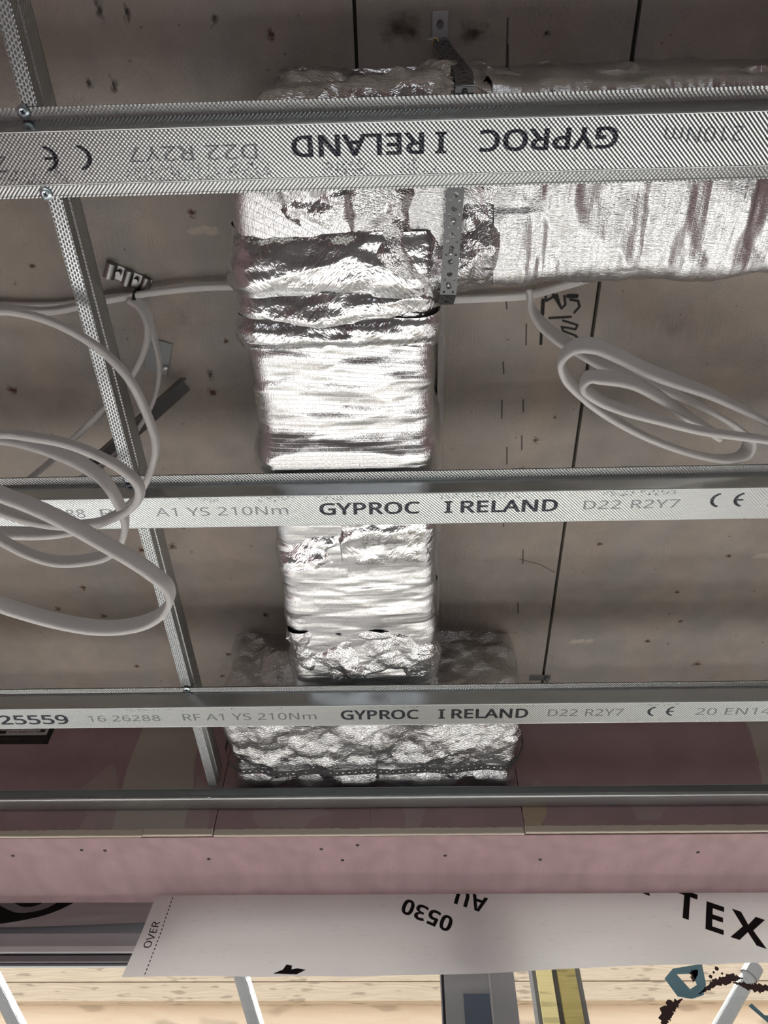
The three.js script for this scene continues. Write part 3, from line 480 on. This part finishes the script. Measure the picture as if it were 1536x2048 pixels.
{
  const g = new THREE.TorusGeometry(.0085, .0018, 8, 24); g.scale(1, 1.25, 1); g.rotateY(Math.PI / 2 + .25); g.translate(-.347, SLAB - .013, -.329); const hd = cbox(.005, .004, .006, .0006); hd.translate(-.346, SLAB - .0255, -.331);
  const o = thing('cable_tie', 'black cable tie holding the white cables to the slab', 'cable tie'); part(o, 'loop', g, M.black); part(o, 'tie_head', hd, M.black);
}
// metal cable cleat on the slab
{
  const o = thing('cable_clamp', 'small dark metal clamp with bolts fixed to the slab', 'clamp', [-.355, SLAB, -.307]); o.rotation.y = .46;
  const pl = cbox(.060, .0022, .020, .0005); pl.translate(0, -.0013, 0); part(o, 'base_plate', pl, M.clampSteel);
  for (const [x, r] of [[-.023, .0075], [.0, .0062], [.023, .0056]]) part(o, 'saddle', rod(V(x, -.004, -.0105), V(x, -.004, .0105), r, 18), M.clampSteel);
  for (const x of [-.012, .011]) { const b = new THREE.CylinderGeometry(.0035, .0035, .006, 6); b.translate(x, -.006, .001); part(o, 'bolt', b, M.clampSteel); }
}
// hanger between the slab and the runner
{
  const o = thing('hanger_bracket', 'grey steel angle hanger screwed to the slab above the runner', 'bracket');
  const base = cbox(.032, .0022, .050, .0004); const b0 = base.clone(); b0.rotateY(.35); b0.translate(-.338, SLAB - .0014, -.420); part(o, 'base_plate', b0, M.darkSteel);
  for (const [x, z] of [[-.338, -.408], [-.331, -.437]]) { const g = new THREE.SphereGeometry(.0048, 14, 8); g.scale(1, .6, 1); g.translate(x, SLAB - .0035, z); part(o, 'fixing_screw', g, M.steel); }
  const A = V(-.312, SLAB - .004, -.452), B = V(-.432, EYE + .842, -.520), d = B.clone().sub(A), side = d.clone().cross(V(0, 1, 0)).normalize(), up = side.clone().cross(d).normalize();
  part(o, 'angle_face', sheet(A, A.clone().addScaledVector(side, .022), up.clone().multiplyScalar(.0015), d), M.darkSteel);
  part(o, 'angle_face', sheet(A, A.clone().addScaledVector(up, -.022), side.clone().multiplyScalar(.0015), d), M.darkSteel);
}
{
  const o = thing('wire_clip', 'small grey clip on the slab joint beside the plenum', 'clip', [.262, SLAB, -1.094]);
  const a = cbox(.040, .0016, .014, .0004); a.translate(0, -.001, 0); part(o, 'plate', a, M.darkSteel); const b = cbox(.006, .008, .012, .0006); b.translate(.012, -.005, 0); part(o, 'tongue', b, M.darkSteel);
}
// label on the wall
{
  const t = canvas(512, 256, (c) => { c.fillStyle = '#17130f'; c.fillRect(0, 0, 512, 256); c.fillStyle = '#cfc6c4'; c.fillRect(28, 20, 440, 150); c.fillStyle = '#5a4f52'; const r = rng(3); for (let j = 0; j < 4; j++) for (let x = 44; x < 440; x += 12 + 10 * r()) c.fillRect(x, 40 + j * 30, 6 + 8 * r(), 12); c.fillStyle = '#221c1c'; c.fillRect(40, 120, 70, 34); c.fillRect(400, 110, 40, 30); c.fillStyle = '#4a4340'; for (let x = 36; x < 260; x += 16) c.fillRect(x, 200, 9, 14); });
  const g = box(-.815, -.696, EYE + .905, EYE + .965, ZW + .0002, ZW + .0014); single('wall_sticker', g, [0].length && new THREE.MeshStandardMaterial({ map: t, roughness: .5 }), 'black and white printed sticker on the pink wall', 'sticker');
}

// ───────────────────────── window ─────────────────────────
{
  const w = structGroup('window_1', 'wide window with grey frame below the pink reveal', 'window');
  const grey = new THREE.MeshStandardMaterial({ color: rgb(.54, .57, .58), roughness: .45 }), slate = new THREE.MeshStandardMaterial({ color: rgb(.38, .43, .46), roughness: .45 }), white = new THREE.MeshStandardMaterial({ color: rgb(.82, .82, .83), roughness: .4 }), gasket = new THREE.MeshStandardMaterial({ color: rgb(.035, .03, .04), roughness: .6 }), rail = new THREE.MeshStandardMaterial({ color: rgb(.24, .225, .24), roughness: .5 }), blue = new THREE.MeshStandardMaterial({ color: rgb(.17, .22, .29), roughness: .5 });
  const top = HEAD + .02, y = (v) => EYE + v;
  const XS = -.42, XM = .062, XN = .185;                          // opening sash | fixed light | mullion | fixed light
  part(w, 'frame_head', box(WX0, XS, y(.656), top, -1.50, -1.424), slate);
  part(w, 'frame_head', box(WX0, XS, y(.632), y(.656), -1.50, -1.418), grey);
  part(w, 'bead', box(WX0, XS, y(.6225), y(.632), -1.445, -1.414), white);
  part(w, 'gasket', box(WX0, XS, y(.6185), y(.6225), -1.445, -1.424), gasket);
  part(w, 'sash_rail', box(WX0, XS, y(.6085), y(.6185), -1.434, -1.420), rail);
  part(w, 'gasket', box(WX0, XS, y(.6070), y(.6085), -1.434, -1.426), gasket);
  part(w, 'frame_head', box(XS, XM, y(.660), top, -1.49, -1.424), grey);
  part(w, 'frame_head', box(XN, WX1, y(.684), top, -1.49, -1.424), grey);
  part(w, 'frame_sill', box(WX0, WX1, 0, .09, -1.50, -1.42), grey);
  part(w, 'frame_jamb', box(WX0, WX0 + .07, .09, y(.6070), -1.50, -1.42), grey);
  part(w, 'frame_jamb', box(WX1 - .07, WX1, .09, y(.684), -1.50, -1.42), grey);
  const m = part(w, 'mullion', box(XM, XN, .09, top, -1.50, -1.424), grey);
  part(m, 'gasket', box(.0575, XM, .09, y(.660), -1.49, -1.428), gasket); part(m, 'seam', box(.140, .1425, .09, y(.684), -1.4245, -1.4215), white);
  part(m, 'protective_tape', box(.094, .1385, 1.2, y(.556), -1.4242, -1.4225), blue, 'strip of dark blue protective tape');
  const glass = new THREE.MeshPhysicalMaterial({ color: 0xffffff, transmission: 1, roughness: 0, thickness: 0, ior: 1.5, metalness: 0 });
  for (const [a, b, t] of [[WX0 + .07, XS, .619], [XS, .0575, .660], [XN, WX1 - .07, .684]]) { const p = new THREE.PlaneGeometry(b - a, y(t) - .09); p.translate((a + b) / 2, (y(t) + .09) / 2, -1.4355); part(w, 'pane', p, glass); }
}
// translucent membrane hanging from the head
M.membrane = (tex) => new THREE.MeshPhysicalMaterial({ map: tex, color: 0xffffff, transmission: .55, thickness: 0, roughness: 1, ior: 1.3 });
function hanging(xL0, xL1, xR, bottom, z0, bow, uvf, nx = 160, ny = 24) {
  const pos = [], uv = [], idx = [];
  for (let j = 0; j <= ny; j++) for (let i = 0; i <= nx; i++) { const t = j / ny, u = i / nx, x = lerp(lerp(xL0, xL1, t), xR, u), yb = bottom(x), y = lerp(HEAD + .003, EYE + yb, t), z = z0 + bow * t * t + .0018 * n2(x * 5, t * 2 + z0) * t; pos.push(x, y, z); uv.push(...uvf(x, y - EYE)); }
  for (let j = 0; j < ny; j++) for (let i = 0; i < nx; i++) { const k = j * (nx + 1) + i, l = k + nx + 1; idx.push(k, l, k + 1, l, l + 1, k + 1); }
  const g = new THREE.BufferGeometry(); g.setAttribute('position', new THREE.Float32BufferAttribute(pos, 3)); g.setAttribute('uv', new THREE.Float32BufferAttribute(uv, 2)); g.setIndex(idx); g.computeVertexNormals(); return g;
}
{
  const W = 2048, H = 320, x0 = -.525, x1 = .74, y0 = .549, y1 = .725, P = (x, y) => [(x - x0) / (x1 - x0) * W, (y1 - y) / (y1 - y0) * H], k = W / (x1 - x0), ky = H / (y1 - y0) / k;
  const t = canvas(W, H, (c) => {
    c.fillStyle = 'rgb(250,248,246)'; c.fillRect(0, 0, W, H); const r = rng(6); for (let i = 0; i < 900; i++) { c.fillStyle = `rgba(${r() < .5 ? '240,238,236' : '205,200,198'},.16)`; c.fillRect(r() * W, r() * H, 2 + 20 * r(), 1 + 3 * r()); }
    const ink = '#161012', text = (s, x, y, h, ang, font, sp = 1) => { c.save(); c.translate(...P(x, y)); c.scale(1, ky); c.rotate(ang); c.fillStyle = ink; c.font = `${font} 100px sans-serif`; c.textAlign = 'left'; c.textBaseline = 'alphabetic'; c.scale(h * k / 73 * sp, h * k / 73); c.fillText(s, 0, 0); c.restore(); };
    text('0530', .086, .664, .029, Math.PI + .40, 'bold', 1.12); text('AU', .150, .700, .030, Math.PI + .34, 'bold', 1.1);
    text('T', .482, .668, .056, .38, 'bold', .9); text('E', .522, .645, .056, .38, 'bold', .95); text('X', .566, .628, .058, .40, 'bold', 1.15); text('A', .402, .722, .056, .38, 'bold');
    text('OVER', -.4565, .611, .0140, -Math.PI / 2 + .10, 'normal', 1.06);
    c.strokeStyle = '#1b1516'; c.lineWidth = 2.4; c.setLineDash([7, 6]); c.beginPath(); c.moveTo(...P(-.440, .705)); c.lineTo(...P(-.444, .66)); c.lineTo(...P(-.452, .555)); c.stroke(); c.setLineDash([]);
    c.fillStyle = ink; c.beginPath(); [[-.236, .583], [-.220, .590], [-.215, .599], [-.205, .597], [-.205, .590], [-.195, .592], [-.180, .589], [-.195, .581]].forEach(([x, y], i) => i ? c.lineTo(...P(x * .978, y * .978 - .003)) : c.moveTo(...P(x * .978, y * .978 - .003))); c.fill();
  });
  t.wrapS = t.wrapT = THREE.ClampToEdgeWrapping;
  const g = hanging(-.472, -.490, 1.35, (x) => .562 + .021 * smooth(-.1, .65, x) + .0015 * n2(x * 4, 2), -1.385, .016, (x, y) => [(x - x0) / (x1 - x0), (y - y0) / (y1 - y0)], 220);
  single('membrane_flap', g, M.membrane(t), 'translucent white membrane flap with black print hanging over the window head', 'membrane');
  const X0b = -.86, X1b = -.34, t2 = canvas(1024, 160, (c) => {
    const Q = (x, y) => [(x - X0b) / (X1b - X0b) * 1024, (.725 - y) / .08 * 160]; c.fillStyle = 'rgb(214,208,206)'; c.fillRect(0, 0, 1024, 160);
    const path = (pts) => { c.beginPath(); pts.forEach((p, i) => i ? c.quadraticCurveTo(...Q(p[0], p[1]), ...Q(p[2], p[3])) : c.moveTo(...Q(...p))); c.closePath(); c.fill(); };
    c.fillStyle = '#151011'; path([[-.86, .725], [-.80, .720, -.62, .722], [-.655, .690, -.705, .680], [-.75, .668, -.86, .664]]);
    c.fillStyle = 'rgb(160,154,154)'; path([[-.80, .725], [-.66, .7235, -.658, .722], [-.672, .700, -.700, .694], [-.725, .688, -.745, .692], [-.775, .702, -.80, .716]]);
    c.fillStyle = '#151011'; path([[-.79, .725], [-.70, .725, -.684, .725], [-.688, .711, -.706, .704], [-.728, .698, -.744, .706], [-.765, .715, -.79, .718]]);
  });
  t2.wrapS = t2.wrapT = THREE.ClampToEdgeWrapping;
  single('membrane_strip', hanging(-1.4, -1.4, -.352, (x) => .664 + .010 * smooth(-.75, -.4, x), -1.411, .001, (x, y) => [(x - X0b) / (X1b - X0b), (y - .645) / .08], 120), M.membrane(t2), 'short membrane strip with part of a black rounded logo', 'membrane');
}
// marks on the glass at the right
{
  const o = thing('glass_film_print', 'torn teal print and dried brown smears on the window glass', 'film print'), z = -1.4345, r = rng(15);
  const teal = new THREE.MeshStandardMaterial({ color: rgb(.19, .38, .45), roughness: .6 }), mud = new THREE.MeshStandardMaterial({ color: rgb(.075, .045, .042), roughness: .95 });
  const flat = (pts, holes = []) => { const s = new THREE.Shape(pts.map(([x, y]) => new THREE.Vector2(x, y))); for (const h of holes) s.holes.push(new THREE.Path(h.map(([x, y]) => new THREE.Vector2(x, y)))); const g = new THREE.ExtrudeGeometry(s, { depth: .0006, bevelEnabled: false }); g.translate(0, EYE, z); return g; };
  part(o, 'printed_shape', flat([[.449, .584], [.468, .600], [.522, .608], [.518, .575], [.508, .558], [.486, .552], [.463, .556]], [[[.472, .591], [.500, .592], [.502, .574], [.488, .567]]]), teal);
  part(o, 'printed_letter', flat([[.578, .541], [.585, .545], [.600, .527], [.632, .528], [.632, .522], [.606, .520], [.616, .508], [.608, .508]]), teal);
  const smear = (line, w) => { const L = [], R = []; for (let i = 0; i <= 40; i++) { const t = i / 40 * (line.length - 1), k = Math.min(line.length - 2, Math.floor(t)), f = t - k, a = line[k], b = line[k + 1], x = lerp(a[0], b[0], f), y = lerp(a[1], b[1], f), dx = b[0] - a[0], dy = b[1] - a[1], l = Math.hypot(dx, dy), e = Math.sin(Math.PI * clamp(i / 40, .04, .96)); L.push([x - dy / l * w * e * (.5 + r()), y + dx / l * w * e * (.5 + r())]); R.push([x + dy / l * w * e * (.5 + r()), y - dx / l * w * e * (.5 + r())]); } return flat([...L, ...R.reverse()]); };
  part(o, 'dried_smear', smear([[.424, .505], [.430, .525], [.448, .541], [.470, .552]], .009), mud); part(o, 'dried_smear', smear([[.500, .559], [.535, .577], [.570, .586], [.585, .584]], .006), mud); part(o, 'dried_smear', smear([[.565, .578], [.60, .569], [.66, .566]], .006), mud); part(o, 'dried_smear', smear([[.497, .578], [.502, .592], [.512, .598]], .006), mud);
  for (const [x, y, q] of [[.53, .587, .003], [.538, .594, .002], [.545, .600, .0035], [.552, .592, .002]]) part(o, 'dried_spot', flat(Array.from({ length: 9 }, (_, i) => [x + q * Math.cos(i * .7) * (.7 + .6 * r()), y + q * Math.sin(i * .7) * (.7 + .6 * r())])), mud);
}

// ───────────────────────── outside ─────────────────────────
const woodTex = (seed, base, dark) => dataTex(512, 512, (u, v) => { const g = fbm(u * 4 + seed, v * 46 + 1.6 * n2(u * 3 + seed, v * 3), 4), b = fbm(u * 6 + seed * 2, v * 8, 3), k = clamp(.5 + .75 * g, 0, 1), st = smooth(.28, .5, b); return base.map((c, i) => lerp(lerp(c, dark[i], k * .55), dark[i] * .75, st * .5)); }, true);
M.plankOld = new THREE.MeshStandardMaterial({ map: scaled(woodTex(3, [.80, .73, .63], [.62, .54, .45]), .7, 3, 1), roughness: .85 });
M.ply = new THREE.MeshStandardMaterial({ map: scaled(woodTex(8, [.86, .775, .665], [.82, .715, .59]), .35, .6, 1), roughness: .8 });
M.yellow = new THREE.MeshStandardMaterial({ map: scaled(woodTex(5, [.86, .80, .58], [.80, .74, .50]), 1, 4, 1), roughness: .8 });
M.ochre = new THREE.MeshStandardMaterial({ map: scaled(woodTex(6, [.68, .62, .38], [.56, .50, .28]), 1, 4, 1), roughness: .85 });
M.tube = new THREE.MeshStandardMaterial({ color: rgb(.20, .20, .19), roughness: .6, metalness: .2, bumpMap: scaled(grain, 2, 2), bumpScale: .002 });
struct('ground', box(-9, 9, -1.45, -.15, -12, -2.15), new THREE.MeshStandardMaterial({ color: rgb(.42, .40, .37), roughness: .95, bumpMap: scaled(slabBump, 1, 1, 1), bumpScale: .01 }), 'pale stony ground outside the window', 'ground');
struct('trench_bottom', box(-9, 9, -1.65, -1.25, -2.15, -1.4), new THREE.MeshStandardMaterial({ color: rgb(.10, .085, .07), roughness: .95 }), 'dark soil at the bottom of the foundation trench', 'trench');
struct('trench_side', box(-9, 9, -1.45, -.16, -2.15, -2.11), new THREE.MeshStandardMaterial({ color: rgb(.085, .072, .058), roughness: .95 }), 'dark soil side of the foundation trench', 'trench');
struct('foundation', box(X0 - .2, X1 + .2, -1.3, -.2, -1.52, ZB + .2), M.block, 'grey concrete foundation below the floor', 'foundation');
single('boundary_wall', box(-5.2, 5.2, -.16, 2.35, -3.60, -3.40), new THREE.MeshStandardMaterial({ color: rgb(.62, .61, .59), roughness: .9, bumpMap: scaled(slabBump, 1, 1, 1), bumpScale: .004 }), 'pale rendered boundary wall carrying the plywood hoarding outside', 'wall');
{
  const o = thing('hoarding', 'peach plywood hoarding with weathered timber rails outside the window', 'hoarding');
  for (let i = 0; i < 8; i++) part(o, 'plywood_sheet', box(-4.9 + i * 1.225, -4.9 + (i + 1) * 1.225, 2.36, EYE + 1.36, -3.46 - (i % 2) * .002, -3.44), M.ply);
  for (const [a, b, s] of [[1.302, 1.372, 0], [1.375, 1.452, .004]]) part(o, 'rail', box(-4.9, 4.9, EYE + a, EYE + b, -3.44, -3.395 + s), M.plankOld, 'weathered timber rail');
  for (const x of [-3.6, -1.2, 1.9, 4.2]) part(o, 'post', box(x, x + .09, 2.3, EYE + 1.36, -3.56, -3.462), M.plankOld);
}
{
  const tubes = [[[-.86, .55], [-.60, 1.30], 'grey scaffold tube slanting up behind the membrane flap'], [[-1.10, .60], [-1.62, 1.36], 'grey scaffold tube leaning left at the window corner'], [[.86, .70], [1.40, 1.36], 'grey scaffold tube leaning right behind the teal print']];
  const q = [[[-.36, .70], [-.615, 1.22]], [[-1.20, .88], [-1.62, 1.30]], [[.80, .78], [1.30, 1.28]]];
  tubes.forEach(([, , label], i) => { const [a, b] = q[i], A = V(a[0], EYE + a[1], -2.80 - .12 * i), B = V(b[0], EYE + b[1], -2.80 - .12 * i), d = B.clone().sub(A), G = A.clone().addScaledVector(d, -(A.y + .15) / d.y), o = thing('scaffold_tube', label, 'scaffold tube', [0, 0, 0], 'scaffold tubes outside'); part(o, 'tube', rod(G, B, .026, 20), M.tube); part(o, 'end_collar', rod(B.clone().addScaledVector(d.clone().normalize(), -.05), B, .031, 20), M.tube); });
}
{
  const o = thing('timber_post', 'yellow timber post of laminated strips outside the window', 'post', [.313, 0, -1.70]);
  for (const [a, b, z, m] of [[-.052, -.044, -.010, M.tube], [-.044, -.012, 0, M.yellow], [-.012, .0, -.014, M.tube], [.0, .038, -.004, M.ochre], [.038, .050, -.012, M.tube]]) part(o, 'strip', box(a, b, -.15, EYE + .86, z - .05, z), m);
}
renderer.render(scene, camera);
